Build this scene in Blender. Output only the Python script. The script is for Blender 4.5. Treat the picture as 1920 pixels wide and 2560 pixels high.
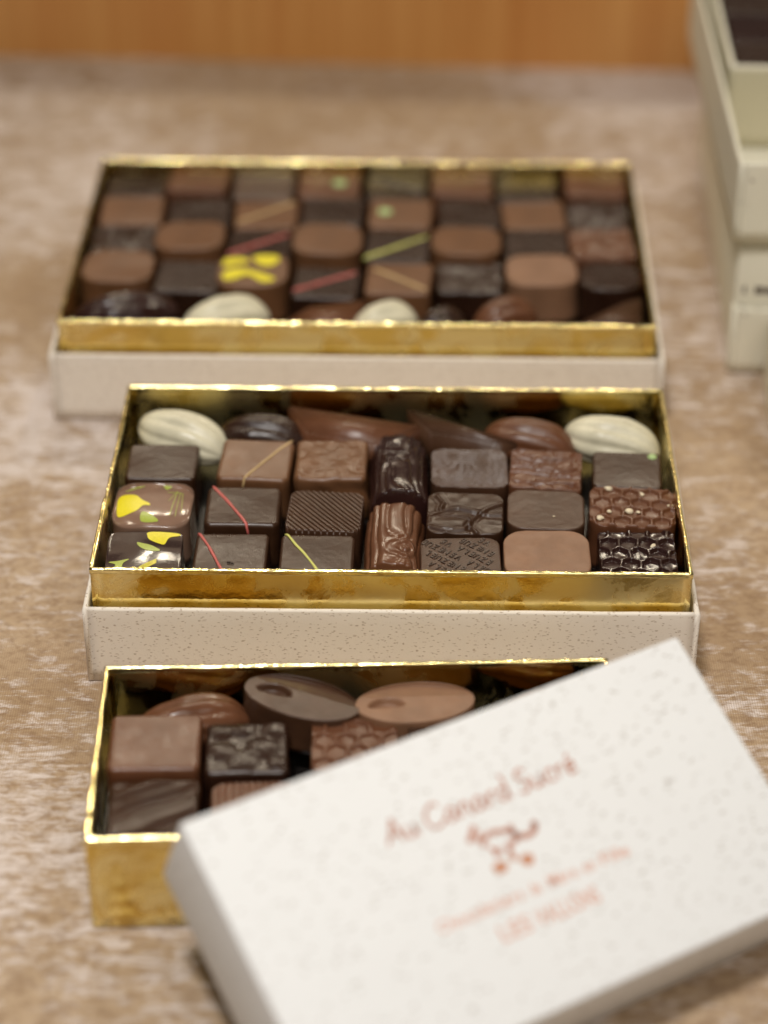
import bpy, bmesh, math, random
import numpy as np
from mathutils import Matrix, Vector

# ------------------------------------------------------------------ scene, camera, world, lights
S = bpy.context.scene
for o in list(bpy.data.objects):
    bpy.data.objects.remove(o)
K = 0.01                                   # everything below is written in centimetres
COL = S.collection
cam = bpy.data.cameras.new('camera'); camo = bpy.data.objects.new('camera', cam); COL.objects.link(camo)
cam.sensor_fit = 'VERTICAL'; cam.sensor_height = 36.0; cam.sensor_width = 27.0
cam.lens = 5694 / 2560 * 36
camo.location = (0, 0, 44.53 * K)
camo.rotation_euler = (math.radians(90 - 33.87), 0, 0)
cam.clip_start = 0.02; cam.clip_end = 50
cam.dof.use_dof = True; cam.dof.focus_distance = 0.710; cam.dof.aperture_fstop = 4.5
S.camera = camo
S.render.engine = 'CYCLES'
S.view_settings.view_transform = 'Standard'; S.view_settings.look = 'None'
S.view_settings.exposure = 0.0; S.view_settings.gamma = 1.0
w = bpy.data.worlds.new('World'); S.world = w; w.use_nodes = True
bg = w.node_tree.nodes['Background']
bg.inputs[0].default_value = (1.0, 0.90, 0.74, 1); bg.inputs[1].default_value = 0.085

def area(name, loc, target, sx, sy, power, col):
    l = bpy.data.lights.new(name, 'AREA'); l.shape = 'RECTANGLE'
    l.size = sx * K; l.size_y = sy * K; l.energy = power; l.color = col
    o = bpy.data.objects.new(name, l); COL.objects.link(o)
    o.location = Vector(loc) * K
    d = (Vector(target) - Vector(loc)).normalized()
    o.rotation_euler = d.to_track_quat('-Z', 'Y').to_euler()
sl = bpy.data.lights.new('spot_light', 'SPOT'); sl.energy = 58; sl.color = (1.0, 0.965, 0.93); sl.shadow_soft_size = .10
sl.spot_size = math.radians(57); sl.spot_blend = 1.0
so = bpy.data.objects.new('spot_light', sl); COL.objects.link(so); so.location = (-.18, .12, 1.45)
so.rotation_euler = (Vector((0, .42, 0)) - so.location).to_track_quat('-Z', 'Y').to_euler()
area('front_fill', (30, -60, 120), (0, 55, 0), 90, 60, 7.0, (1.0, 0.90, 0.78))  # added soft fill from behind the camera, not a known lamp
area('sheen_light', (0, 190, 99), (0, 62, 0), 190, 36, 2.2, (1.0, 0.72, 0.48))  # unseen area light in place of a bright wall behind, sized for sheen
for sp in ((-18, 128, 62, .5), (14, 135, 75, .7), (45, 100, 90, .7), (-50, 95, 85, .7), (5, 40, 140, .9), (-9, 150, 92, .8), (24, 150, 100, .7)):
    area('spot_light', sp[:3], (0, 60, 3), 4, 4, sp[3], (1.0, 0.88, 0.68))

# ------------------------------------------------------------------ helpers
def noise2(x, y, seed=0):
    x = np.asarray(x, float) + seed * 17.13 + 1000; y = np.asarray(y, float) + seed * 5.71 + 1000
    xi = np.floor(x); yi = np.floor(y); fx = x - xi; fy = y - yi
    fx = fx * fx * (3 - 2 * fx); fy = fy * fy * (3 - 2 * fy)
    h = lambda a, b: (np.sin(a * 127.1 + b * 311.7) * 43758.5453) % 1.0
    return ((h(xi, yi) * (1 - fx) + h(xi + 1, yi) * fx) * (1 - fy) + (h(xi, yi + 1) * (1 - fx) + h(xi + 1, yi + 1) * fx) * fy) * 2 - 1

def obj(name, V, F, mat, parent=None, smooth=True):
    me = bpy.data.meshes.new(name)
    V = np.asarray(V, float) * K
    me.from_pydata([tuple(v) for v in V], [], [tuple(int(i) for i in f) for f in F])
    me.materials.append(mat)
    bm = bmesh.new(); bm.from_mesh(me)
    bmesh.ops.recalc_face_normals(bm, faces=bm.faces)
    bm.to_mesh(me); bm.free()
    if smooth:
        me.polygons.foreach_set('use_smooth', [True] * len(me.polygons))
    o = bpy.data.objects.new(name, me); COL.objects.link(o)
    if parent: o.parent = parent
    return o

def empty(name, loc=(0, 0, 0), rot=(0, 0, 0)):
    o = bpy.data.objects.new(name, None); COL.objects.link(o)
    o.empty_display_size = 0.01
    o.location = Vector(loc) * K; o.rotation_euler = rot
    return o

def tag(o, label, cat, group=None):
    o['label'] = label; o['category'] = cat
    if group: o['group'] = group
    return o

def bm_obj(name, bm, mat, parent=None, smooth=False):
    me = bpy.data.meshes.new(name)
    bmesh.ops.scale(bm, vec=(K, K, K), verts=bm.verts)
    bmesh.ops.recalc_face_normals(bm, faces=bm.faces)
    bm.to_mesh(me); bm.free(); me.materials.append(mat)
    if smooth: me.polygons.foreach_set('use_smooth', [True] * len(me.polygons))
    o = bpy.data.objects.new(name, me); COL.objects.link(o)
    if parent: o.parent = parent
    return o

def box_bm(x0, x1, y0, y1, z0, z1, bev=0.0, seg=3):
    bm = bmesh.new(); bmesh.ops.create_cube(bm, size=1)
    for v in bm.verts:
        v.co = Vector(((x0 + x1) / 2 + v.co.x * (x1 - x0), (y0 + y1) / 2 + v.co.y * (y1 - y0), (z0 + z1) / 2 + v.co.z * (z1 - z0)))
    if bev: bmesh.ops.bevel(bm, geom=list(bm.edges), offset=bev, segments=seg, affect='EDGES', profile=0.5)
    return bm

# ------------------------------------------------------------------ materials
def nt(name):
    m = bpy.data.materials.new(name); m.use_nodes = True
    t = m.node_tree; return m, t, t.nodes['Principled BSDF']
def N(t, kind, **kw):
    n = t.nodes.new(kind)
    for k, v in kw.items():
        if k in n.inputs: n.inputs[k].default_value = v
        else: setattr(n, k, v)
    return n
def mapping(t, scale, rot=(0, 0, 0), src='Object'):
    tc = t.nodes.new('ShaderNodeTexCoord'); mp = N(t, 'ShaderNodeMapping')
    mp.inputs['Scale'].default_value = scale; mp.inputs['Rotation'].default_value = rot
    t.links.new(tc.outputs[src], mp.inputs[0]); return mp.outputs[0]
def ramp(t, src, stops):
    r = t.nodes.new('ShaderNodeValToRGB'); e = r.color_ramp.elements
    while len(e) < len(stops): e.new(0.5)
    for i, (p, c) in enumerate(stops):
        e[i].position = p; e[i].color = (c, c, c, 1) if isinstance(c, (int, float)) else (*c, 1)
    t.links.new(src, r.inputs[0]); return r.outputs[0]
def mix(t, fac, a, b):
    m = t.nodes.new('ShaderNodeMix'); m.data_type = 'RGBA'
    if isinstance(fac, float): m.inputs[0].default_value = fac
    else: t.links.new(fac, m.inputs[0])
    for i, c in ((6, a), (7, b)):
        if isinstance(c, tuple): m.inputs[i].default_value = (*c, 1)
        else: t.links.new(c, m.inputs[i])
    return m.outputs[2]
def math_(t, op, a, b=0.0):
    m = t.nodes.new('ShaderNodeMath'); m.operation = op
    for i, c in ((0, a), (1, b)):
        if isinstance(c, (int, float)): m.inputs[i].default_value = c
        else: t.links.new(c, m.inputs[i])
    return m.outputs[0]
def noise(t, vec, scale, detail=3, rough=.55, dist=0.0):
    n = N(t, 'ShaderNodeTexNoise'); n.inputs['Scale'].default_value = scale; n.inputs['Detail'].default_value = detail
    n.inputs['Roughness'].default_value = rough; n.inputs['Distortion'].default_value = dist
    t.links.new(vec, n.inputs['Vector']); return n.outputs[0]
def bump(t, p, h, strength, dist):
    b = t.nodes.new('ShaderNodeBump'); b.inputs['Strength'].default_value = strength; b.inputs['Distance'].default_value = dist
    t.links.new(h, b.inputs['Height']); t.links.new(b.outputs[0], p.inputs['Normal'])

def chocolate(name, col, rough, bs=.25):
    m, t, p = nt(name)
    v = mapping(t, (100, 100, 100))
    n1 = noise(t, v, .9, 4, .6)
    c = mix(t, ramp(t, n1, [(.35, 0.0), (.7, 1.0)]), tuple(a * .86 for a in col), tuple(min(1, a * 1.14) for a in col))
    sp = noise(t, v, 14, 2, .5)                     # tiny specks of bloom and crumbs
    c = mix(t, ramp(t, sp, [(.74, 0.0), (.80, .35)]), c, (.45, .33, .24))
    t.links.new(c, p.inputs['Base Color'])
    r = ramp(t, noise(t, v, 2.2, 4), [(.3, rough * .85), (.7, rough * 1.2)])
    t.links.new(r, p.inputs['Roughness'])
    p.inputs['IOR'].default_value = 1.46
    h = math_(t, 'ADD', noise(t, v, 3.0, 3), math_(t, 'MULTIPLY', noise(t, v, 30, 2), .12))
    bump(t, p, h, bs, .0006)
    return m
DARK = chocolate('dark chocolate', (.042, .0175, .008), .31)
DARKER = chocolate('very dark chocolate', (.026, .0100, .0055), .28)
DARKGLOSS = chocolate('glossy dark chocolate', (.026, .010, .0085), .16, .12)
MIDDARK = chocolate('cocoa brown chocolate', (.066, .030, .0155), .33)
MILK = chocolate('milk chocolate', (.155, .070, .031), .34)
MILKRED = chocolate('reddish milk chocolate', (.125, .048, .022), .32)
MILKLIGHT = chocolate('light milk chocolate', (.235, .122, .068), .44)
MILKGLOSS = chocolate('glossy milk chocolate', (.125, .050, .024), .22, .12)
TRANSMILK = chocolate('mirror milk chocolate', (.24, .145, .10), .13, .05)  # base lightened to carry an overall pale gold reflection
TRANSDARK = chocolate('mirror dark chocolate', (.034, .018, .015), .13, .06)
WHITE = chocolate('white chocolate', (.66, .62, .46), .30)

def plain(name, col, rough=.5, bscale=8, bs=.2):
    m, t, p = nt(name); v = mapping(t, (100, 100, 100))
    n = noise(t, v, bscale, 3)
    t.links.new(mix(t, ramp(t, n, [(.3, 0.0), (.7, 1.0)]), tuple(a * .88 for a in col), tuple(min(1, a * 1.08) for a in col)), p.inputs['Base Color'])
    p.inputs['Roughness'].default_value = rough; bump(t, p, n, bs, .0004)
    return m
PINK = plain('pink icing', (.50, .115, .10), .35)
YELLOWGREEN = plain('yellow green icing', (.60, .60, .16), .35)
CARAMEL = plain('caramel icing', (.52, .36, .17), .35)
GREENDOT = plain('pistachio green icing', (.38, .52, .22), .4)
GREYLINE = plain('dark icing', (.10, .085, .075), .35)
YELLOWPRINT = plain('yellow transfer print', (.76, .66, .015), .3, 20, .05)
GREENPRINT = plain('green transfer print', (.36, .43, .06), .3, 20, .05)
NUT = plain('pale nut', (.72, .62, .44), .5)
INK = plain('brown ink', (.50, .25, .18), .6)
INKLIGHT = plain('orange ink', (.66, .34, .24), .6)
INKORANGE = plain('bright orange ink', (.56, .27, .16), .6)
INKDARK = plain('dark ink', (.10, .075, .06), .6)

def foil(name, blotch):
    m, t, p = nt(name); v = mapping(t, (100, 100, 100))
    n = noise(t, v, .55, 5, .62, .6)
    p.inputs['Metallic'].default_value = 1.0
    t.links.new(mix(t, ramp(t, n, [(.42, 0.0), (.58, 1.0)]), (.78, .59, .17), (.93, .81, .42)), p.inputs['Base Color'])
    t.links.new(ramp(t, n, [(.47, .05), (.53, .05 + blotch)]), p.inputs['Roughness'])
    h = math_(t, 'ADD', noise(t, v, .45, 2), math_(t, 'MULTIPLY', noise(t, v, 5.5, 3), .10))
    bump(t, p, h, .45, .0012)
    return m
GOLD = foil('gold foil', .26)
SATIN = plain('champagne card', (.58, .54, .39), .35)
LINER = plain('black plastic liner', (.012, .010, .009), .25)
m, t, p = nt('crinkled gold foil rim'); v = mapping(t, (100, 100, 100))
p.inputs['Metallic'].default_value = 1.0; p.inputs['Base Color'].default_value = (.93, .82, .40, 1); p.inputs['Roughness'].default_value = .14
v2 = mapping(t, (35, 300, 300))
bump(t, p, math_(t, 'ADD', noise(t, v2, 2.2, 3), math_(t, 'MULTIPLY', noise(t, v, 7, 2), .25)), .4, .0010)
RIM = m

def paper(name, base, dens, size, tint=(.30, .25, .20)):
    m, t, p = nt(name)
    v0 = mapping(t, (100, 100, 100))
    col = mix(t, noise(t, v0, .6, 3), tuple(a * .96 for a in base), base)
    fac = None
    for i, (rot, st) in enumerate((((.3, .2, .5), (1, 3.2, 3.2)), ((.1, .9, -.7), (1, 3.4, 3.4)), ((.5, -.6, 1.4), (1.2, 3.0, 3.0)), ((.2, .5, 2.2), (1.6, 2.2, 2.2)))):
        tc = t.nodes.new('ShaderNodeTexCoord')
        nz = N(t, 'ShaderNodeTexNoise'); nz.inputs['Scale'].default_value = 700; t.links.new(tc.outputs['Object'], nz.inputs['Vector'])
        va = N(t, 'ShaderNodeVectorMath', operation='MULTIPLY_ADD')
        t.links.new(nz.outputs[1], va.inputs[0]); va.inputs[1].default_value = (.0011, .0011, .0011); t.links.new(tc.outputs['Object'], va.inputs[2])
        mp = N(t, 'ShaderNodeMapping'); mp.inputs['Rotation'].default_value = rot
        mp.inputs['Scale'].default_value = tuple(100 * a * size for a in st); mp.inputs['Location'].default_value = (i * 7.1, i * 3.3, 0)
        t.links.new(va.outputs[0], mp.inputs[0])
        vo = N(t, 'ShaderNodeTexVoronoi'); vo.inputs['Scale'].default_value = 1.0; t.links.new(mp.outputs[0], vo.inputs['Vector'])
        near = ramp(t, vo.outputs['Distance'], [(.11, 1.0), (.24, 0.0)])
        sep = t.nodes.new('ShaderNodeSeparateColor'); t.links.new(vo.outputs['Color'], sep.inputs[0])
        pick = ramp(t, sep.outputs[0], [(1 - dens - .02, 0.0), (1 - dens + .10, 1.0)])
        f = math_(t, 'MULTIPLY', near, pick)
        fac = f if fac is None else math_(t, 'MAXIMUM', fac, f)
    fac = math_(t, 'MULTIPLY', fac, .8)
    t.links.new(mix(t, fac, col, tint), p.inputs['Base Color'])
    p.inputs['Roughness'].default_value = .75
    bump(t, p, noise(t, v0, 12, 3), .25, .0003)
    return m
PAPER = paper('speckled kraft paper', (.84, .775, .69), .55, 3.4, (.40, .31, .23))
LIDPAPER = paper('speckled white paper', (.79, .805, .815), .36, 1.9, (.40, .375, .34))
CREAM = paper('cream card', (.78, .75, .62), .10, 1.2)

# woven batik table cloth
m, t, p = nt('batik cloth')
v = mapping(t, (100, 100, 100)); vs = mapping(t, (80, 125, 100)); vt = mapping(t, (45, 230, 100), (0, 0, .10))
base = mix(t, ramp(t, noise(t, v, .13, 4, .6), [(.35, 0.0), (.65, 1.0)]), (.41, .288, .165), (.55, .42, .28))
n_fine = noise(t, vs, 2.6, 7, .74, .6)
base = mix(t, ramp(t, n_fine, [(.40, .62), (.54, 0.0)]), base, (.22, .132, .065))
patch = noise(t, vs, 1.0, 8, .72, .4)
scr = noise(t, vt, 2.6, 8, .82, .3)
pm = math_(t, 'ADD', math_(t, 'MULTIPLY', patch, .5), math_(t, 'MULTIPLY', scr, .5))
pm = math_(t, 'ADD', pm, math_(t, 'MULTIPLY', math_(t, 'SUBTRACT', noise(t, v, .055, 2), .5), .42))
white = ramp(t, pm, [(.470, 0.0), (.575, .94)])
c = mix(t, white, base, (.84, .77, .735))
wx = N(t, 'ShaderNodeTexWave', wave_type='BANDS', bands_direction='X'); wx.inputs['Scale'].default_value = 4.2; wx.inputs['Distortion'].default_value = .5
wy = N(t, 'ShaderNodeTexWave', wave_type='BANDS', bands_direction='Y'); wy.inputs['Scale'].default_value = 4.2; wy.inputs['Distortion'].default_value = .5
t.links.new(v, wx.inputs[0]); t.links.new(v, wy.inputs[0])
wv = math_(t, 'MULTIPLY', wx.outputs[1], wy.outputs[1])
c2 = mix(t, ramp(t, wv, [(.0, .45), (.5, 0.0)]), c, (.22, .12, .065))
t.links.new(c2, p.inputs['Base Color']); p.inputs['Roughness'].default_value = .9
p.inputs['Sheen Weight'].default_value = .15
bump(t, p, math_(t, 'ADD', wv, math_(t, 'MULTIPLY', n_fine, .8)), .35, .0004)
CLOTH = m
# wood
m, t, p = nt('orange wood veneer')
vw = mapping(t, (160, 160, 4)); vb = mapping(t, (22, 22, 1.5))
g = noise(t, vw, 1.0, 5, .65); g2 = noise(t, vb, 1.0, 3)
c = mix(t, ramp(t, g, [(.35, 0.0), (.65, 1.0)]), (.62, .29, .08), (.76, .41, .14))
c = mix(t, ramp(t, g2, [(.4, 0.0), (.62, .45)]), c, (.56, .215, .05))
t.links.new(c, p.inputs['Base Color']); p.inputs['Roughness'].default_value = .38
bump(t, p, g, .1, .0003)
WOOD = m

# ------------------------------------------------------------------ setting
rng = random.Random(4)
nx, ny = 130, 150
X, Y = np.meshgrid(np.linspace(-90, 90, nx), np.linspace(-60, 125, ny))
Zc = .035 * noise2(X * .12, Y * .12, 3) + .02 * noise2(X * .35, Y * .35, 8)
V = np.c_[X.ravel(), Y.ravel(), Zc.ravel() - .06]
F = [(j * nx + i, j * nx + i + 1, (j + 1) * nx + i + 1, (j + 1) * nx + i) for j in range(ny - 1) for i in range(nx - 1)]
tc_ = obj('tablecloth', V, F, CLOTH); tc_['kind'] = 'structure'; tag(tc_, 'brown and white batik table cloth under all the boxes', 'tablecloth')
pn = bm_obj('wood_panel', box_bm(-70, 75, 0, 2.5, -1, 9.5, .15), WOOD)
pn.location = Vector((0, 106.3, 0)) * K; pn.rotation_euler = (0, 0, -.060)
pn['kind'] = 'structure'; tag(pn, 'orange wooden panel standing behind the table cloth', 'panel')

# ------------------------------------------------------------------ box building
def strip(name, length, prof, mat, parent, loc, rz, wob=.012, seed=0, nseg=70, bulge=0.0):
    """wall: cross-section prof (offset, height) swept along local x"""
    L = np.linspace(0, length, nseg + 1); prof = np.array(prof); n = len(prof); V = []
    hmax = prof[:, 1].max()
    for l in L:
        for i, (a, b) in enumerate(prof):
            da = wob * noise2(l * 1.3, b * 2 + i * .1, seed) + bulge * math.sin(math.pi * l / length) * (b / hmax)
            db = (wob * .7 * noise2(l * 1.7, 9 + i * .3, seed + 5)) if b > hmax * .6 else 0
            V.append((l, a + da, b + db))
    F = [(j * n + i, j * n + (i + 1) % n, (j + 1) * n + (i + 1) % n, (j + 1) * n + i) for j in range(nseg) for i in range(n)]
    F += [tuple(range(n)), tuple(nseg * n + i for i in range(n))[::-1]]
    o = obj(name, V, F, mat, parent)
    o.location = Vector(loc) * K; o.rotation_euler = (0, 0, rz)
    return o

def wallprof(t, h, z0=0.0, r=None):
    """flat wall from z0 to h with a rounded top, offset 0..t"""
    r = r or t / 2
    P = [(0, z0 + 1e-3)] + [(0, z0 + (h - r - z0) * k / 6) for k in range(1, 7)]
    P += [(t / 2 - t / 2 * math.cos(a), h - r + r * math.sin(a)) for a in np.linspace(.3, math.pi - .3, 7)]
    P += [(t, z0 + (h - r - z0) * k / 6) for k in range(6, 0, -1)] + [(t, z0 + 1e-3)]
    return P

def gold_box(x, y, z, yaw, W, D, h, floor, label, seed=0, mat=GOLD):
    root = empty('gold_chocolate_box', (x, y, z), (0, 0, yaw))
    tag(root, label, 'box', 'gold foil boxes full of chocolates')
    T = .10; hw = h - .09
    for nm, L, loc, rz, sd in (('wall', W, (0, 0, 0), 0, 1), ('wall', W, (W, D, 0), math.pi, 2),
                               ('wall', D - 2 * T, (0, D - T, 0), -math.pi / 2, 3), ('wall', D - 2 * T, (W, T, 0), math.pi / 2, 4)):
        strip(nm, L, wallprof(T, hw), mat, root, loc, rz, .006, seed + sd, 60)
    # rolled foil edge all round: thin rounded band on top of the walls
    for L, loc, rz, sd in ((W + .04, (-.02, -.02, 0), 0, 1), (W + .04, (W + .02, D + .02, 0), math.pi, 2),
                           (D - .19, (-.02, D - .10, 0), -math.pi / 2, 3), (D - .19, (W + .02, .10, 0), math.pi / 2, 4)):
        strip('rim', L, [(a, b + hw - .09) for a, b in wallprof(.135, .18, 0, .05)], RIM, root, loc, rz, .012, seed + sd + 20, 160)
    bm_obj('base', box_bm(T + .005, W - T - .005, T + .005, D - T - .005, 0, .12), mat, root)
    bm_obj('liner', box_bm(T + .02, W - T - .02, T + .02, D - T - .02, floor - .1, floor), LINER, root)
    return root

def tray(x, y, z, yaw, W, D, h, label, seed=0, mat=PAPER, name='box_lid', grp='speckled paper lids lying upside down under boxes'):
    """an upturned paper lid"""
    root = empty(name, (x, y, z), (0, 0, yaw)); tag(root, label, 'lid', grp)
    T = .17
    strip('front_wall', W - 2 * T - .03, wallprof(T, h), mat, root, (T + .015, .0, 0), 0, .010, seed + 1, 60, 0)
    strip('back_wall', W - 2 * T - .03, wallprof(T, h), mat, root, (W - T - .015, D, 0), math.pi, .010, seed + 2, 60, 0)
    o = strip('side_wall', D + .02, wallprof(T, h + .01), mat, root, (.02, D + .01, 0), -math.pi / 2, .010, seed + 3, 60, -.015)
    o = strip('side_wall', D + .02, wallprof(T, h + .01), mat, root, (W - .02, -.01, 0), math.pi / 2, .010, seed + 4, 60, -.015)
    bm_obj('base', box_bm(T + .03, W - T - .03, T + .02, D - T - .02, .01, .17), mat, root)
    return root

MB = (-9.0415, 57.1217, -.0150, 18.5, 11.047, 4.098)
BB = (-11.938, 72.9794, -.0204, 21.85, 13.744, 3.988)
FB = (-8.037, 45.7962, .0263, 14.869, 7.555, 3.24)
def off(b, dx, dy):
    c, s = math.cos(b[2]), math.sin(b[2]); return b[0] + dx * c - dy * s, b[1] + dx * s + dy * c

gb = gold_box(*MB[:2], .20, MB[2], MB[3], MB[4], MB[5] - .20, 1.75, 'middle gold foil box packed with chocolates, sharp rim, in an upturned speckled lid', 1)
q = off(MB, -.317, -.317)
tray(*q, 0, MB[2], MB[3] + .634, MB[4] + .634, 2.796, 'speckled paper lid lying upside down under the middle box', 3)
# overlapping foil flap on the left wall
strip('foil_flap', 3.6, wallprof(.10, 3.93, 2.2), RIM, gb, (-.055, 3.9, 0), -math.pi / 2, .015, 41, 60)
gold_box(*BB[:2], .20, BB[2], BB[3], BB[4], BB[5] - .20, 1.6, 'large blurred gold foil box of chocolates at the back', 11)
q = off(BB, -.393, -.393)
tray(*q, 0, BB[2], BB[3] + .786, BB[4] + .786, 2.772, 'speckled paper lid lying upside down under the large back box', 13)
gold_box(*FB[:2], 0, FB[2], FB[3], FB[4], FB[5], .95, 'small gold foil box in front, half covered by the tilted white lid', 21)

# ------------------------------------------------------------------ chocolates
def rr(hx, hy, r, n, ell=False):
    tt = np.linspace(-1, 1, n)
    s = tt * .72 + np.sin(tt * math.pi / 2) * .28
    if ell: s = np.sin(tt * math.pi / 2)
    U, Vv = np.meshgrid(s, s)
    y = Vv * hy
    if ell: wdt = hx * np.sqrt(np.clip(1 - Vv ** 2, .0008, 1))
    else:
        ay = np.clip(np.abs(y) - (hy - r), 0, r); wdt = hx - r + np.sqrt(np.clip(r * r - ay * ay, 0, None))
    return U * wdt, y

def bonbon(name, hx, hy, h, r, er, mat, parent, fn=None, n=24, flare=.05, side=.02, seed=0, ell=False, sidefn=None):
    ax, ay = hx - er, hy - er; r2 = max(.03, r - er)
    x, y = rr(ax, ay, r2, n, ell)
    fz = fn(x, y) if fn else np.zeros_like(x)
    fz = fz + .02 * noise2(x * .9, y * .9, seed)
    V = np.c_[x.ravel(), y.ravel(), (h + fz).ravel()].tolist()
    F = [(j * n + i, j * n + i + 1, (j + 1) * n + i + 1, (j + 1) * n + i) for j in range(n - 1) for i in range(n - 1)]
    loop = [(0, i) for i in range(n)] + [(j, n - 1) for j in range(1, n)] + [(n - 1, i) for i in range(n - 2, -1, -1)] + [(j, 0) for j in range(n - 2, 0, -1)]
    idx = [j * n + i for j, i in loop]; P = np.array([(x[j, i], y[j, i]) for j, i in loop]); Z0 = np.array([fz[j, i] for j, i in loop])
    if ell: nm = P / np.array([ax ** 2, ay ** 2])
    else: nm = P - np.clip(P, [-(ax - r2), -(ay - r2)], [ax - r2, ay - r2])
    nm /= (np.linalg.norm(nm, axis=1)[:, None] + 1e-9)
    steps = [(er * math.sin(a), er * (1 - math.cos(a)), 1 - a / 1.6) for a in (.35, .7, 1.1, 1.5)]
    m_ = 8
    for k in range(1, m_ + 1):
        q = k / m_; steps.append((er + flare * q * q, er + (h - er) * q, 0))
    steps[-1] = (er + flare, h, 0); prev = idx; m2 = len(idx)
    ang = np.arctan2(P[:, 1], P[:, 0])
    for k, (o_, d, wz) in enumerate(steps):
        amp = side * min(1, d / .4)
        nz = amp * noise2(P[:, 0] * 1.6 + P[:, 1] * 1.1, P[:, 1] * 1.3 - P[:, 0] * .7 + d * 1.7, seed + 3)
        if sidefn is not None: nz = nz + sidefn(P, d)
        Q = P + nm * (o_ + nz)[:, None]
        st = len(V); z = h - d + Z0 * max(wz, 0)
        V += np.c_[Q, np.maximum(z, 0)].tolist()
        cur = [st + i for i in range(m2)]
        F += [(prev[i], prev[(i + 1) % m2], cur[(i + 1) % m2], cur[i]) for i in range(m2)]
        prev = cur
    F.append(tuple(prev))
    return obj(name, V, F, mat, parent)

# surface reliefs ------------------------------------------------------------
def f_stripe(ang, pitch, amp, wob=.0):
    c, s = math.cos(ang), math.sin(ang)
    def f(x, y):
        d = (x * c + y * s) / pitch + wob * noise2(x * 2, y * 2, 5)
        return amp * (np.abs(((d % 1) - .5) * 2) ** .8 - .5)
    return f
def f_groove(ang, pitch, amp, wob=0.0, duty=.62):
    c, s = math.cos(ang), math.sin(ang)
    def f(x, y):
        d = (x * c + y * s) / pitch + wob * noise2(x * 2, y * 2, 5)
        q = np.abs((d % 1) - .5) * 2
        return -amp * np.clip((q - duty) / (1 - duty) * 1.6, 0, 1)
    return f
def f_honey(size, amp, seed=0, rough=.0):
    def f(x, y):
        x = x + .06 * noise2(x * 1.5, y * 1.5, seed) + seed * .13; y = y + .06 * noise2(x * 1.5, y * 1.5, seed + 1) + seed * .29
        a, b = size, size * math.sqrt(3); best = None
        ds = []
        for ox, oy in ((0, 0), (.5, .5)):
            u = (x / a - ox) - np.round(x / a - ox); v_ = (y / b - oy) - np.round(y / b - oy)
            ds.append((u * a, v_ * b))
        d0 = np.hypot(*ds[0]); d1 = np.hypot(*ds[1])
        px = np.where(d0 < d1, ds[0][0], ds[1][0]); py = np.where(d0 < d1, ds[0][1], ds[1][1])
        e = np.maximum(np.abs(px), np.abs(px) * .5 + np.abs(py) * .866) / (a / 2)   # 1 at the edge
        ridge = np.clip((e - .76) / .11, 0, 1) ** 1.2
        bowl = -.30 * (1 - np.clip(e / .9, 0, 1) ** 5)
        return amp * (ridge + bowl * .7 + .25 * noise2(x * 3, y * 3, seed + 4)) - amp * .3 + rough * noise2(x * 5, y * 5, seed)
    return f
def f_lump(amp, sc, seed=0):
    def f(x, y):
        a = noise2(x * sc, y * sc, seed); b = noise2(x * sc * 2.3, y * sc * 2.3, seed + 2); c = noise2(x * sc * 5, y * sc * 5, seed + 7)
        return amp * (np.clip(a, -.2, 1) + .5 * b + .18 * c)
    return f
def f_blobs(pts, amp, seed):
    def f(x, y):
        z = .02 * noise2(x * 3, y * 3, seed)
        for (a, b, r) in pts: z = z + amp * np.clip(1 - ((x - a) ** 2 + (y - b) ** 2) / r ** 2, 0, 1) ** .8
        return z
    return f
def f_bark(x, y):
    yy = y + .08 * noise2(x * 1.4, y * 1.2, 4)
    a = np.abs(noise2(x * .9, yy * 4.0, 5)); b = np.abs(noise2(x * 1.6, yy * 6.5, 8))
    return -.10 * np.clip(1 - a * 3.2, 0, 1) - .05 * np.clip(1 - b * 3, 0, 1) + .015 * noise2(x * 4, y * 4, 2)
def seg_d(x, y, pts):
    d = np.full(np.shape(x), 9.)
    for (ax_, ay_), (bx, by) in zip(pts[:-1], pts[1:]):
        vx, vy = bx - ax_, by - ay_; tt = np.clip(((x - ax_) * vx + (y - ay_) * vy) / (vx * vx + vy * vy), 0, 1)
        d = np.minimum(d, np.hypot(x - ax_ - tt * vx, y - ay_ - tt * vy))
    return d
def f_cut(x, y):
    x = x + .05 * noise2(x * 2, y * 2, 3); z = .012 * noise2(x * 3, y * 3, 2)
    lines = [[(-1.3, -.35), (-.7, .1), (-.25, .25), (.3, .05), (.8, -.1), (1.3, -.05)], [(.45, -1.2), (.15, -.7), (.4, -.2), (.75, .25), (1.25, .6)],
             [(-.95, .9), (-.75, .5), (-.85, .15)], [(-1.2, -.8), (-.6, -1.1), (0, -.95), (.2, -.6)]]
    for k, L in enumerate(lines):
        d = seg_d(x, y, L); z = z + .055 * np.exp(-(d / .055) ** 2) - .03 * np.exp(-((d - .12) / .07) ** 2)
    e = np.hypot((x + .45) / .75, (y + .55) / .36); z = z + .05 * np.exp(-((e - 1) / .12) ** 2) + .06 * np.clip(1 - e, 0, 1)
    e2 = np.hypot((x - .85) / .5, (y + .45) / .25); z = z + .05 * np.clip(1 - e2, 0, 1)
    return z
def f_broaddiag(x, y):
    d = (x * .45 - y * .9) * 2.3 + .25 * noise2(x, y, 3)
    return .05 * np.sin(d * 2.2) + .02 * np.sin(d * 5 + 1)
def f_oval(x, y):
    # bean shaped recess near the left end
    xr, yr = x + .85, y - .05
    yr = yr + .35 * (xr ** 2)
    e = np.hypot(xr / .48, yr / .20)
    return -.24 * (1 / (1 + np.exp(np.clip((e - 1) * 26, -40, 40)))) - .26 * np.clip(y - .22 + .06 * x, 0, 9)

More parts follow.
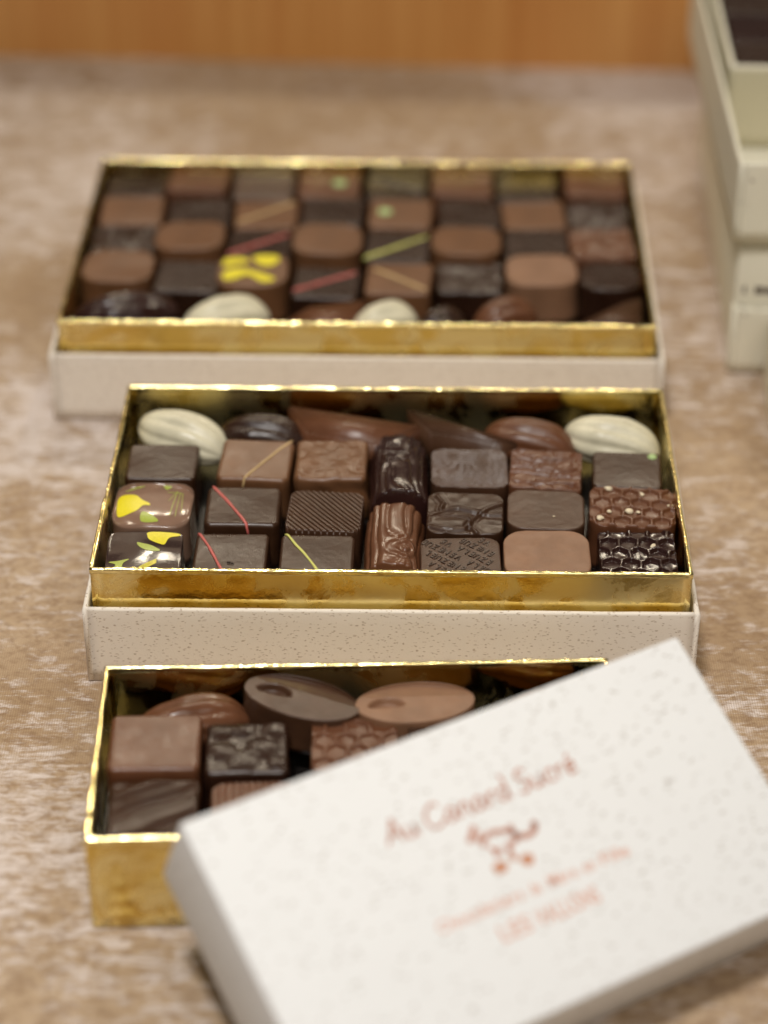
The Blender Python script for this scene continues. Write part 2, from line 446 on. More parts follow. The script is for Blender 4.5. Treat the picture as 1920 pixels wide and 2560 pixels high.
def tube(name, P, rad, mat, parent, flat=.6, seed=0, sides=8):
    P = np.array(P, float); n = len(P); T = np.gradient(P, axis=0); T /= np.linalg.norm(T, axis=1)[:, None] + 1e-9
    V = []
    for i in range(n):
        u = np.cross(T[i], (0, 0, 1)); l = np.linalg.norm(u); u = u / l if l > .05 else np.array((1., 0, 0)); w_ = np.cross(u, T[i])
        rr_ = rad * (1 + .18 * float(noise2(i * .45, 0, seed))) * (.6 if i in (0, n - 1) else 1)
        for k in range(sides):
            a = 2 * math.pi * k / sides
            V.append(P[i] + u * math.cos(a) * rr_ + w_ * math.sin(a) * rr_ * flat)
    F = [(i * sides + k, i * sides + (k + 1) % sides, (i + 1) * sides + (k + 1) % sides, (i + 1) * sides + k) for i in range(n - 1) for k in range(sides)]
    F += [tuple(range(sides)), tuple((n - 1) * sides + k for k in range(sides))]
    return obj(name, V, F, mat, parent)

def drizzle(parent, hx, hy, h, a, b, mat, rad=.045, seed=0, bend=.06):
    """a line of icing across the top running down over the edges"""
    P = []
    for q in np.linspace(0, 1, 26):
        x = a[0] + (b[0] - a[0]) * q; y = a[1] + (b[1] - a[1]) * q
        x += bend * math.sin(q * math.pi) + .02 * float(noise2(q * 5, 0, seed))
        ex = max(abs(x) - (hx - .10), abs(y) - (hy - .10), 0); z = h + .012
        if ex > 0:
            z = h + .012 - .10 * (1 - math.sqrt(max(0, 1 - min(1, ex / .12) ** 2))) - max(0, ex - .1) * 3
            x = max(-hx - .015, min(hx + .015, x)); y = max(-hy - .015, min(hy + .015, y))
        P.append((x, y, z))
    return tube('drizzle_line', P, rad, mat, parent, .6, seed)

def blob(name, loc, r, mat, parent, sq=.55, seed=0, lump=.08):
    bm = bmesh.new(); bmesh.ops.create_icosphere(bm, subdivisions=3, radius=1)
    for v in bm.verts:
        k = 1 + lump * float(noise2(v.co.x * 1.6 + v.co.z, v.co.y * 1.6, seed))
        v.co = Vector((loc[0] + v.co.x * r[0] * k, loc[1] + v.co.y * r[1] * k, loc[2] + v.co.z * r[0] * sq * k))
    return bm_obj(name, bm, mat, parent, True)

def flat_print(name, outlines, zf, mat, parent, th=.004, sub=0):
    """thin printed shapes lying on a surface; zf gives the surface height"""
    bm = bmesh.new()
    for pts in outlines:
        vs = [bm.verts.new((x, y, zf(x, y) + th)) for x, y in pts]
        f = bm.faces.new(vs)
        if f.normal.z < 0: f.normal_flip()
    bmesh.ops.triangulate(bm, faces=list(bm.faces))
    if sub:
        bmesh.ops.subdivide_edges(bm, edges=list(bm.edges), cuts=sub, use_grid_fill=True)
        for v in bm.verts: v.co.z = zf(v.co.x, v.co.y) + th
    return bm_obj(name, bm, mat, parent, False)

def smooth_poly(pts, k=6, closed=True):
    P = np.array(pts, float); n = len(P); out = []
    rg = range(n) if closed else range(n - 1)
    for i in rg:
        if closed: p0, p1, p2, p3 = P[(i - 1) % n], P[i], P[(i + 1) % n], P[(i + 2) % n]
        else: p0, p1, p2, p3 = P[max(i - 1, 0)], P[i], P[i + 1], P[min(i + 2, n - 1)]
        for s in range(k):
            t_ = s / k
            out.append(tuple(.5 * ((2 * p1) + (-p0 + p2) * t_ + (2 * p0 - 5 * p1 + 4 * p2 - p3) * t_ ** 2 + (-p0 + 3 * p1 - 3 * p2 + p3) * t_ ** 3)))
    if not closed: out.append(tuple(P[-1]))
    return out
def ribbon(pts, wdt):
    P = np.array(pts); T = np.gradient(P, axis=0); T /= np.linalg.norm(T, axis=1)[:, None] + 1e-9
    Nn = np.c_[-T[:, 1], T[:, 0]]; n = len(P)
    ww = np.array([wdt / 2 * min(1, .45 + i * .5, .45 + (n - 1 - i) * .5) for i in range(n)])[:, None]
    A, B = P + Nn * ww, P - Nn * ww
    return [[tuple(A[i]), tuple(B[i]), tuple(B[i + 1]), tuple(A[i + 1])] for i in range(n - 1)]

def pod(name, L, W, H, mat, parent, ridges=7, amp=.06, seed=0, n=64, m_=56):
    V = []; s = np.linspace(-1, 1, n)
    for i, q in enumerate(s):
        pr = max(1e-3, (1 - abs(q) ** 2.2)) ** .62
        skew = .10 * W * math.sin(q * 2.2)
        for k in range(m_):
            a = 2 * math.pi * k / m_
            g = 1 - amp * (1 - abs(math.sin(a * ridges / 2 + .25 * q + .3))) ** 2.0 * (1 - q * q) ** .3
            g *= 1 + .02 * float(noise2(q * 4, a, seed))
            y = math.cos(a) * W / 2 * pr * g; z = math.sin(a) * (H * .55 if math.sin(a) > 0 else H * .45) * pr * g
            V.append((q * L / 2, y + skew, z + H * .45))
    F = [(i * m_ + k, i * m_ + (k + 1) % m_, (i + 1) * m_ + (k + 1) % m_, (i + 1) * m_ + k) for i in range(n - 1) for k in range(m_)]
    F += [tuple(range(m_)), tuple((n - 1) * m_ + k for k in range(m_))]
    return obj(name, V, F, mat, parent)

def log(name, L, W, H, mat, parent, seed=0, knot=(0.1, -.9), n=120, m_=90):
    """arched bar along y with bark grooves"""
    V = []; ys = np.linspace(0, 1, n)
    a = np.linspace(0, math.pi, m_)
    for i, q in enumerate(ys):
        y = (q - .5) * L
        ca, sa = np.cos(a), np.sin(a)
        bx = np.sign(ca) * np.abs(ca) ** .62 * W / 2; bz = np.abs(sa) ** .72 * H
        s_ = (a - math.pi / 2) * W * .5
        wy = y * 1.0
        kx, ky = knot; dk = np.hypot((s_ - kx) / .55, (wy - ky) / .75)
        warp = .55 * noise2(s_ * 1.1, wy * .75 + seed, seed) + .18 * np.exp(-dk ** 2) * np.sign(s_ - kx) * 3
        ph = s_ * 3.0 + warp * 1.6
        ridg = np.abs(np.sin(ph * math.pi)) ** .7 * .09 - .06
        ring = .04 * np.sin(dk * 16) - .02
        wk = np.clip(1.15 - dk * 1.1, 0, 1)
        g = ridg * (1 - wk) + ring * wk + .03 * noise2(s_ * 2.5, wy * 1.2, seed + 3)
        fade = np.minimum(1, np.sin(a) * 2.2)
        g = g * fade
        e = min(1, (q * L) / .10, ((1 - q) * L) / .10); e = math.sqrt(max(0, 1 - (1 - e) ** 2)); g = g - .07 * (1 - e)
        nx_, nz_ = ca, sa
        for k in range(m_): V.append((bx[k] + nx_[k] * g[k], y, max(0, bz[k] + nz_[k] * g[k])))
    F = [(i * m_ + k, i * m_ + k + 1, (i + 1) * m_ + k + 1, (i + 1) * m_ + k) for i in range(n - 1) for k in range(m_ - 1)]
    F += [(i * m_ + m_ - 1, i * m_, (i + 1) * m_, (i + 1) * m_ + m_ - 1) for i in range(n - 1)]
    F += [tuple(range(m_)), tuple((n - 1) * m_ + k for k in range(m_))]
    return obj(name, V, F, mat, parent)

def prism(name, pts, h, er, mat, parent, ztilt=(0, 0), thick=1.2):
    bm = bmesh.new()
    vb = [bm.verts.new((x, y, h - thick)) for x, y in pts]; vt = [bm.verts.new((x, y, h + ztilt[0] * x + ztilt[1] * y)) for x, y in pts]
    n = len(pts); bm.faces.new(vb[::-1]); bm.faces.new(vt)
    for i in range(n): bm.faces.new((vb[i], vb[(i + 1) % n], vt[(i + 1) % n], vt[i]))
    bmesh.ops.bevel(bm, geom=list(bm.edges), offset=er, segments=3, affect='EDGES')
    o = bm_obj(name, bm, mat, parent, False)
    o.data.polygons.foreach_set('use_smooth', [True] * len(o.data.polygons))
    return o

def place(box, lx, ly, ztop, h, rz=0., rx=0., ry=0., name='chocolate'):
    x, y = off(box, lx, ly)
    return empty(name, (x, y, ztop - h), (rx, ry, box[2] + rz))

GM, GB_, GF = 'chocolates in the middle box', 'chocolates in the large back box', 'chocolates in the small front box'
def square(box, grp, lx, ly, w_, d, ztop, mat, label, h=1.7, r=.12, er=.11, rz=0., rx=0., ry=0., cat='chocolate', name='square_chocolate', **kw):
    jr = random.Random(kw.get('seed', 0) + 77); j = .035 if grp == GB_ else .014
    t_ = place(box, lx, ly, ztop + (jr.uniform(-.07, .07) if grp == GB_ else 0), h, rz + jr.uniform(-j, j), rx + jr.uniform(-j, j), ry + jr.uniform(-j, j), name)
    tag(t_, label, cat, grp)
    bonbon('shell', w_ / 2, d / 2, h, r, er, mat, t_, **kw)
    return t_

# ---- middle box -----------------------------------------------------------
b = MB
# front row
t1 = square(b, GM, 1.46, 1.62, 2.36, 2.35, 3.60, TRANSDARK, 'shiny dark chocolate with yellow petal and green leaf print, front left corner', r=.32, er=.05, n=40, seed=1, rz=.03,
            fn=lambda x, y: .05 * np.sin(x * 1.5 + .4) * np.exp(-((y - .1) / .5) ** 2) + .05 * y * (y > .5) * 0 - .03 * x * x, name='rounded_chocolate')
s1 = lambda x, y: 1.70 + .05 * math.sin(x * 1.5 + .4) * math.exp(-((y - .1) / .5) ** 2) - .03 * x * x + .02 * float(noise2(x * .9, y * .9, 1))
flat_print('yellow_petal', [smooth_poly([(.12, 1.08), (.95, 1.05), (1.08, .92), (.75, .78), (.62, .38), (.45, .40), (.15, .62), (.05, .85)])], s1, YELLOWPRINT, t1, .010, 4)
flat_print('green_leaf', [smooth_poly([(-.25, .50), (-.05, .42), (.2, .30), (.5, .02), (.28, -.02), (0, .08), (-.2, .3)]), smooth_poly([(-1.08, -.52), (-.8, -.48), (-.45, -.40), (-.62, -.62), (-.68, -1.02), (-1.02, -1.02), (-.85, -.7)])], s1, GREENPRINT, t1, .010, 4)
st = []
for k in range(4):
    st += ribbon(smooth_poly([(-.25 + .05 * k, -1.12), (-.05 + .02 * k, -.80 - .06 * k), (.42, -.42 - .055 * k)], 8, False), .035)
flat_print('yellow_strokes', st, s1, YELLOWPRINT, t1, .010, 4)

t2 = square(b, GM, 4.22, 1.60, 2.32, 2.25, 3.60, DARK, 'dark square chocolate with a pink line, front row of middle box', n=30, seed=2)
drizzle(t2, 1.16, 1.125, 1.7, (-1.15, 1.2), (-.12, -1.18), PINK, .052, 2)
blob('crumb', (-.02, -.55, 1.73), (.06, .03), DARKER, t2, .5, 3, .4); blob('crumb', (.10, -.60, 1.73), (.05, .025), DARKER, t2, .5, 4, .4)
t3 = square(b, GM, 6.90, 1.58, 2.34, 2.25, 3.60, DARK, 'dark square chocolate with a yellow line, front row of middle box', n=30, seed=3)
drizzle(t3, 1.17, 1.125, 1.7, (-1.1, 1.22), (.22, -1.25), YELLOWGREEN, .045, 4)
tl = place(b, 9.32, 2.55, 3.86, 2.0, -.02, .03, 0, 'log_chocolate'); tag(tl, 'glossy milk chocolate log with bark grooves, front row of middle box', 'chocolate', GM)
log('shell', 3.3, 1.95, 2.0, MILKGLOSS, tl, 3, (-.25, -.75))
t5 = square(b, GM, 11.42, 1.42, 2.52, 2.35, 3.58, MIDDARK, 'rounded dark chocolate embossed all over with VENEZUELA lettering', r=.42, er=.05, n=110, seed=5, rz=.03,
            fn=f_stripe(.95, .08, .015, .3), name='rounded_chocolate')
t6 = square(b, GM, 14.15, 1.70, 2.72, 2.62, 3.62, MILKLIGHT, 'plain rounded light milk chocolate, front row of middle box', r=.75, er=.05, n=40, seed=6, name='rounded_chocolate')
t7 = square(b, GM, 17.0, 1.72, 2.40, 2.45, 3.62, DARKGLOSS, 'glossy dark honeycomb chocolate with one pale nut, front right corner', r=.10, er=.03, n=130, seed=7, rz=-.02,
            fn=f_honey(.62, .10, 2, .006), name='honeycomb_chocolate', flare=.02)
blob('nut_piece', (.55, .42, 1.69), (.16, .12), NUT, t7, .45, 4, .35)
# second row
t8 = square(b, GM, 1.50, 4.42, 2.50, 2.42, 3.62, TRANSMILK, 'shiny milk chocolate with one big yellow petal and green leaf print', r=.62, er=.05, n=40, seed=8, rz=-.02,
            fn=lambda x, y: -.10 * np.clip(np.hypot(x / 1.2, y / 1.15), 0, 2) ** 4, name='rounded_chocolate')
s8 = lambda x, y: 1.70 - .10 * math.hypot(x / 1.2, y / 1.15) ** 4 + .02 * float(noise2(x * .9, y * .9, 8))
flat_print('yellow_petal', [smooth_poly([(-1.14, .38), (-.65, .42), (-.35, .12), (-.12, -.05), (-.08, -.18), (-.30, -.20), (-.5, -.50), (-.95, -.72), (-1.12, -.5)])], s8, YELLOWPRINT, t8, .010, 4)
flat_print('green_leaf', [smooth_poly([(-1.0, .72), (-.8, .98), (-.45, 1.08), (-.42, 1.0), (-.75, .82)]), smooth_poly([(.22, 1.10), (.50, 1.08), (.36, .78)]),
                          smooth_poly([(-.28, -.55), (.05, -.72), (.28, -1.0), (-.25, -1.02)])]
           + ribbon([(.72, .75), (.62, -.7)], .05) + ribbon([(.82, .70), (.80, -.7)], .04) + ribbon([(.9, .6), (.98, -.5)], .04) + ribbon([(.4, .62), (.92, .64)], .06) + ribbon([(.72, .75), (.5, .1)], .04), s8, GREENPRINT, t8, .010, 4)
t9 = square(b, GM, 4.40, 4.28, 2.42, 2.30, 3.62, DARK, 'dark square chocolate with a pink line, second row of middle box', n=30, seed=9, r=.16, er=.15)
drizzle(t9, 1.21, 1.15, 1.7, (-1.05, 1.1), (.25, -1.3), PINK, .058, 9, .05)
t10 = square(b, GM, 7.06, 4.05, 2.40, 2.32, 3.58, MIDDARK, 'cocoa brown rounded chocolate with fine slanting ridges, second row of middle box', r=.34, er=.04, n=140, seed=10, rz=-.05,
             fn=f_groove(.72, .15, .09), name='rounded_chocolate')
tl2 = place(b, 9.45, 6.45, 3.92, 2.1, .03, -.03, 0, 'log_chocolate'); tag(tl2, 'dark chocolate log with glossy bark grooves, behind the milk log', 'chocolate', GM)
log('shell', 3.6, 2.05, 2.1, DARKGLOSS, tl2, 8, (.1, .6))
t12 = square(b, GM, 11.58, 4.0, 2.46, 2.35, 3.60, DARK, 'dark chocolate with raised crossing lines and an oval, between striped pieces', r=.40, er=.06, n=110, seed=12, rz=-.02,
             fn=f_cut, name='relief_chocolate')
t13 = square(b, GM, 14.20, 4.22, 2.50, 2.32, 3.60, MIDDARK, 'plain rounded cocoa brown chocolate in second row of middle box', r=.55, er=.06, n=40, seed=13, rz=-.03, name='rounded_chocolate')
blob('nut_crumb', (.25, -.42, 1.71), (.04, .035), NUT, t13, .5, 3, .2)
t14 = square(b, GM, 17.0, 4.35, 2.76, 2.35, 3.64, MILKRED, 'milk chocolate honeycomb piece scattered with pale nuts, right edge of middle box', r=.45, er=.05, n=120, seed=14, rz=-.05,
             fn=f_honey(.62, .085, 5, .006), name='honeycomb_chocolate')
for k, (x, y, r_) in enumerate(((-.10, -.28, .13), (.18, -.32, .07), (-1.05, -.75, .13), (-.80, 1.02, .14), (-.75, -.35, .09), (.3, .75, .11), (1.22, .15, .09), (.62, -.02, .05))):
    blob('nut_piece', (x, y, 1.70), (r_, r_ * .8), NUT, t14, .5, k, .3)
# third row
t15 = square(b, GM, 1.55, 6.92, 2.34, 2.15, 3.60, DARK, 'plain dark square chocolate at the left wall of middle box', n=24, seed=15, r=.10, er=.09)
t16 = square(b, GM, 4.66, 7.12, 2.42, 2.30, 3.66, MILK, 'milk square chocolate with a caramel line, third row of middle box', n=30, seed=16, rz=-.07, r=.15, er=.15, rx=.06)
drizzle(t16, 1.21, 1.15, 1.7, (-.35, -1.3), (1.12, 1.15), CARAMEL, .045, 16, -.05)
t17 = square(b, GM, 7.20, 7.08, 2.42, 2.35, 3.68, MILK, 'lumpy milk chocolate with an uneven nutty coat, third row', n=70, seed=17, r=.18, er=.15, side=.10, rz=-.02, rx=.05,
             fn=f_lump(.055, 1.7, 6), name='nutty_chocolate')
t18 = square(b, GM, 11.76, 6.66, 2.56, 2.35, 3.62, MIDDARK, 'rounded cocoa brown chocolate with fine wavy ribs, third row of middle box', r=.42, er=.05, n=130, seed=18,
             fn=f_groove(1.50, .14, .045, .35), name='rounded_chocolate')
t19 = square(b, GM, 14.32, 6.66, 2.36, 2.30, 3.62, MILKRED, 'reddish milk chocolate with rough wood-like grooves, third row of middle box', r=.16, er=.07, n=90, seed=19, rz=-.08, side=.05,
             fn=f_bark, name='relief_chocolate')
t20 = square(b, GM, 17.02, 6.70, 2.28, 2.15, 3.58, DARK, 'dark square chocolate with a green dot on one corner, middle box', n=24, seed=20, rz=-.06, r=.10, er=.09)
blob('icing_dot', (.84, .80, 1.70), (.16, .15), GREENDOT, t20, .55, 1, .05)
# back row
def podthing(box, grp, lx, ly, zb, rz, mat, label, L=3.3, W=2.0, H=1.7, rx=0., ry=0., seed=0, name='pod_chocolate', ridges=9, amp=.16):
    t_ = place(box, lx, ly, zb, 0, rz, rx, ry, name); tag(t_, label, 'chocolate', grp)
    pod('shell', L, W, H, mat, t_, ridges, amp, seed); return t_
podthing(b, GM, 1.98, 9.15, 2.35, -.62, WHITE, 'white ribbed pod chocolate in the back left corner of middle box', seed=1, ry=.10, L=3.5)
podthing(b, GM, 4.72, 9.35, 2.15, -.42, DARKER, 'dark ribbed pod chocolate next to the white pod, back of middle box', seed=2, L=3.2)
podthing(b, GM, 13.85, 9.15, 2.20, -.50, MILKRED, 'milk ribbed pod chocolate at the back of middle box', seed=3, L=3.3, ry=.08)
podthing(b, GM, 16.65, 9.15, 2.30, -.50, WHITE, 'white ribbed pod chocolate in the back right corner of middle box', seed=4, L=3.4, ry=.08)
def loz(box, grp, pts, z, mat, label, tilt=(0, 0)):
    c = np.mean(pts, axis=0); t_ = place(box, c[0], c[1], z, 0, name='lozenge_chocolate'); tag(t_, label, 'chocolate', grp)
    prism('shell', [(p_[0] - c[0], p_[1] - c[1]) for p_ in pts], 0, .07, mat, t_, tilt, 1.7); return t_
loz(b, GM, [(5.55, 10.3), (6.3, 8.6), (8.6, 7.9), (10.2, 9.1)], 3.76, MILKRED, 'long reddish lozenge of milk chocolate, back of middle box', (.0, .03))
loz(b, GM, [(9.65, 10.4), (10.5, 8.9), (12.6, 8.3), (13.5, 8.4)], 3.60, MIDDARK, 'long pointed cocoa brown lozenge, back of middle box', (-.01, .04))

# VENEZUELA embossing
def glyph(ch, cache={}):
    if ch not in cache:
        cu = bpy.data.curves.new('glyph', 'FONT'); cu.body = ch; cu.size = 1; cu.resolution_u = 3; cu.offset = .012
        ob = bpy.data.objects.new('glyph', cu); COL.objects.link(ob)
        dg = bpy.context.evaluated_depsgraph_get(); me = bpy.data.meshes.new_from_object(ob.evaluated_get(dg))
        V = np.array([v.co[:] for v in me.vertices]) if len(me.vertices) else np.zeros((0, 3)); F = [tuple(p_.vertices) for p_ in me.polygons]
        bpy.data.objects.remove(ob); bpy.data.curves.remove(cu); bpy.data.meshes.remove(me)
        cache[ch] = (V, F)
    return cache[ch]
V = []; F = []; ang = math.radians(141); c_, s_ = math.cos(ang), math.sin(ang)
for row in range(-5, 6):
    for i in range(-14, 16):
        ch = 'VENEZUELA '[(i + row * 3) % 10]
        if ch == ' ': continue
        u, v_ = i * .225, row * .40
        cx_, cy_ = u * c_ - v_ * s_, u * s_ + v_ * c_
        if abs(cx_) > 1.06 or abs(cy_) > 1.0 or (abs(cx_) > .9 and abs(cy_) > .85): continue
        gv, gf = glyph(ch); st_ = len(V); wg = gv[:, 0].max() - gv[:, 0].min()
        for p_ in gv:
            lx, ly = (p_[0]) * .25 / .9, (p_[1] - .35) * .37
            V.append((cx_ + lx * c_ - ly * s_, cy_ + lx * s_ + ly * c_, 1.712 + .02 * float(noise2((cx_ + lx * c_) * .9, (cy_ + ly) * .9, 5))))
        F += [tuple(k + st_ for k in f) for f in gf]
lt = obj('embossed_lettering', V, F, DARKER, t5, False)  # letters coloured darker to paint in the shadows of the relief
sm = lt.modifiers.new('raise', 'SOLIDIFY'); sm.thickness = .0003; sm.offset = 0

# ---- back box: five rows of eight, front row is pods --------------------
ROWS = {1: ('second row', 5.0), 2: ('middle row', 7.65), 3: ('fourth row', 10.15), 4: ('back row', 12.65)}
ORD = ['first', 'second', 'third', 'fourth', 'fifth', 'sixth', 'seventh', 'eighth']
# (kind, material, look, decor)
tab = {
 1: [('round', MILK, 'rounded milk chocolate', None), ('sq', DARK, 'plain dark square chocolate', None), ('round', MILK, 'rounded milk chocolate with yellow petal print', 'petal'),
     ('sq', DARK, 'dark square chocolate with a pink line', 'pink'), ('sq', MILK, 'milk square chocolate with a caramel line', 'caramel'), ('lump', DARKER, 'rough dark lumpy chocolate', None),
     ('round', MILKLIGHT, 'rounded light milk chocolate', None), ('round', DARK, 'plain dark rounded chocolate', None)],
 2: [('lump', DARKER, 'glossy dark lumpy chocolate', None), ('round', MILK, 'rounded milk chocolate', None), ('sq', DARK, 'dark square chocolate with a pink line', 'pink'),
     ('round', MILK, 'rounded milk chocolate', None), ('sq', DARK, 'dark square chocolate with a yellow line', 'yellow'), ('round', MILK, 'rounded milk chocolate', None),
     ('sq', DARK, 'plain dark square chocolate', None), ('lump', MILKRED, 'rough milk chocolate', None)],
 3: [('sq', MILK, 'milk square chocolate', None), ('sq', DARKER, 'very dark square chocolate', None), ('sq', MILK, 'milk square chocolate with a caramel line', 'caramel'),
     ('sq', DARKER, 'very dark square chocolate', None), ('sq', MILK, 'milk square chocolate with a green dot', 'dot'), ('sq', DARKER, 'very dark square chocolate', None),
     ('sq', MILK, 'milk square chocolate', None), ('lump', DARK, 'rough dark chocolate', None)],
 4: [('sq', DARK, 'dark square chocolate', None), ('sq', MILKRED, 'milk square chocolate', None), ('sq', MIDDARK, 'cocoa brown finely ribbed chocolate', None),
     ('sq', MILKRED, 'milk square chocolate with a green dot', 'dot'), ('sq', DARK, 'dark square chocolate with a grey line', 'grey'), ('sq', MILKRED, 'milk square chocolate with a small bump', 'bump'),
     ('sq', DARK, 'dark square chocolate', None), ('sq', MILKRED, 'milk square chocolate', None)]}
XC = {1: [1.60, 4.35, 6.85, 9.65, 12.45, 15.12, 17.88, 20.45], 2: [1.5, 4.2, 6.95, 9.55, 12.3, 15.0, 17.75, 20.35],
      3: [1.55, 4.3, 7.05, 9.7, 12.4, 15.15, 17.8, 20.35], 4: [1.5, 4.05, 6.75, 9.42, 12.15, 14.85, 17.6, 20.3]}
YO = {1: [.15, -.35, -.05, -.75, -.45, -.3, -.1, -.5], 2: [.05, 0, -.35, -.1, -.4, -.2, -.25, -.3], 3: [0, .0, -.3, 0, -.25, .0, -.1, -.1], 4: [.05, .2, -.2, -.05, 0, .1, 0, 0]}
b = BB
for r_ in (1, 2, 3, 4):
    for i, (kind, mat, look, deco) in enumerate(tab[r_]):
        if mat is DARK: mat = DARKER  # darker coating stands in for dimmer light on the back box
        sd = r_ * 10 + i; lx, ly = XC[r_][i], ROWS[r_][1] + YO[r_][i]
        alt = (kind == 'round')
        zt = 3.62 if alt else (3.42 if mat in (DARK, DARKER, MIDDARK) else 3.50)
        lab = '%s, %s from left, %s, large box' % (look, ORD[i], ROWS[r_][0])
        w_, d_ = (2.72, 2.50) if alt else (2.50, 2.42)
        if alt and mat is DARKER: w_, d_ = 2.3, 2.3
        kw = dict(r=.80 if alt else .14, er=.08 if alt else .10, n=26, seed=sd)
        if kind == 'lump': kw.update(fn=f_lump(.07, 1.8, sd), n=40, side=.08)
        if 'ribbed' in look: kw.update(fn=f_stripe(1.5, .16, .02, .3), n=60)
        t_ = square(b, GB_, lx, ly, w_, d_, zt, mat, lab, rz=rng.uniform(-.04, .04), name={'round': 'rounded_chocolate', 'sq': 'square_chocolate', 'lump': 'nutty_chocolate'}[kind], **kw)
        hx, hy = w_ / 2, d_ / 2
        if deco == 'pink': drizzle(t_, hx, hy, 1.7, (-1.2, -.75 if r_ == 1 else -.9), (1.05, .85), PINK, .085, sd, 0)
        if deco == 'yellow': drizzle(t_, hx, hy, 1.7, (-1.25, -1.1), (1.1, .9), YELLOWGREEN, .075, sd, 0)
        if deco == 'caramel':
            if r_ == 1: drizzle(t_, hx, hy, 1.7, (-1.0, .7), (1.1, -.9), CARAMEL, .08, sd, 0)
            else: drizzle(t_, hx, hy, 1.7, (-1.1, -.7), (1.1, .9), CARAMEL, .08, sd, 0)
        if deco == 'grey': drizzle(t_, hx, hy, 1.7, (-1.1, .9), (1.1, -.6), GREYLINE, .09, sd, 0)
        if deco == 'dot': blob('icing_dot', (.42 if r_ == 4 else -.62, .05, 1.72), (.30, .27), GREENDOT, t_, .3, 1, .05)
        if deco == 'bump': blob('icing_dot', (.85, .35, 1.72), (.26, .25), MILKLIGHT, t_, .4, 2, .05)
        if deco == 'petal':
            fz = lambda x, y: 1.715
            flat_print('yellow_petal', [smooth_poly([(.0, 1.0), (.85, 1.02), (.95, .55), (.55, .2), (.15, .45)]),
                                        smooth_poly([(-1.1, .8), (-.5, .9), (-.15, .55), (-.6, .42), (-1.15, .25)]),
                                        smooth_poly([(-.85, .05), (-.3, .02), (.25, -.25), (.9, -.75), (.45, -1.0), (-.15, -.45), (-.65, -.75), (-1.0, -.8), (-1.15, -.4)])], fz, YELLOWPRINT, t_, .01)
podthing(b, GB_, 2.25, 1.9, 2.55, .05, DARKGLOSS, 'long dark glossy pod chocolate in front left corner of back box', 4.0, 2.0, 1.45, seed=5)
podthing(b, GB_, 6.05, 1.45, 2.4, .12, WHITE, 'larger white pod chocolate at the front wall of back box', 3.3, 2.2, 1.75, seed=6)
loz(b, GB_, [(8.0, .6), (10.7, .6), (11.2, 2.5), (9.1, 2.0)], 3.60, MILKRED, 'milk chocolate lozenge between two white pods, back box', (.02, 0))
podthing(b, GB_, 11.95, 1.40, 2.4, .12, WHITE, 'smaller white pod chocolate right of the lozenge, back box', 2.5, 2.0, 1.6, seed=7)
podthing(b, GB_, 14.05, 1.30, 2.45, .1, DARKER, 'small dark pod chocolate almost hidden by front wall of back box', 1.9, 1.8, 1.4, seed=8)
podthing(b, GB_, 16.4, 1.55, 2.5, .15, MILKRED, 'milk pod chocolate at the front wall of back box', 2.5, 2.1, 1.65, seed=9)
loz(b, GB_, [(18.6, .6), (21.3, .6), (21.6, 2.9), (20.9, 2.6)], 3.58, MIDDARK, 'dark chocolate lozenge in front right corner of back box', (.02, .02))

# ---- front box ------------------------------------------------------------
b = FB
square(b, GF, 1.62, 4.35, 2.62, 2.50, 2.98, MILKRED, 'plain reddish milk chocolate square at the left of small front box', h=2.0, n=34, seed=61, rz=.01, r=.12, er=.13)
square(b, GF, 1.72, 1.80, 2.46, 2.35, 2.72, DARK, 'dark square chocolate with broad slanting waves, front left corner of small box', h=1.75, n=60, seed=62, r=.12, er=.10, fn=f_broaddiag, rz=.02)
square(b, GF, 4.25, 4.25, 2.36, 2.25, 2.78, DARKER, 'dark chocolate with nut lumps under its coat, small front box', h=1.8, n=80, seed=63, r=.15, er=.13, rz=-.01, side=.05, name='nutty_chocolate',
       fn=f_blobs([(-.75, .75, .42), (-.1, .8, .38), (.8, .75, .45), (-.7, -.15, .45), (.45, -.05, .5), (-.1, -.6, .5), (.85, -.7, .3)], .075, 4))
square(b, GF, 7.30, 4.35, 2.46, 2.35, 2.76, MILKRED, 'milk chocolate honeycomb piece beside the white lid, small front box', h=1.8, n=120, seed=64, r=.22, er=.05, rz=-.02,
       fn=f_honey(.64, .08, 9, .006), name='honeycomb_chocolate')
square(b, GF, 4.52, 1.72, 2.40, 2.30, 2.70, MILKRED, 'milk chocolate with upright ribs, half hidden by the white lid', h=1.75, n=110, seed=65, r=.40, er=.05, rz=.02, fn=f_groove(0.0, .20, .07, .12), name='rounded_chocolate')
square(b, GF, 10.05, 4.35, 2.30, 2.30, 2.74, DARK, 'dark chocolate corner peeping out beneath the white lid edge', h=1.8, n=60, seed=66, r=.15, er=.08, fn=f_lump(.03, 2.5, 3))
podthing(b, GF, 2.55, 6.1, 1.35, .02, MILKGLOSS, 'glossy milk pod chocolate in the back left corner of small box', 3.5, 2.1, 1.6, seed=10)
podthing(b, GF, 12.6, 6.0, 1.30, .1, MILKGLOSS, 'glossy milk pod chocolate mostly under the lid, back right of small box', 3.0, 2.0, 1.7, seed=11)
def oval(lx, ly, zt, L, W, rz, rx, ry, mat, label, seed):
    t_ = place(FB, lx, ly, zt, 1.3, rz, rx, ry, 'oval_chocolate'); tag(t_, label, 'chocolate', GF)
    bonbon('shell', L / 2, W / 2, 1.3, 1, .025, mat, t_, fn=f_oval, n=90, flare=.10, side=.01, seed=seed, ell=True); return t_
oval(5.78, 6.30, 3.02, 3.55, 1.75, -.36, .05, .04, MIDDARK, 'dark oval chocolate with a bean shaped dent, back of small box', 71)
oval(9.10, 6.02, 2.96, 3.50, 1.85, .09, .02, 0, MILKLIGHT, 'light milk oval chocolate with a bean shaped dent, back of small box', 72)

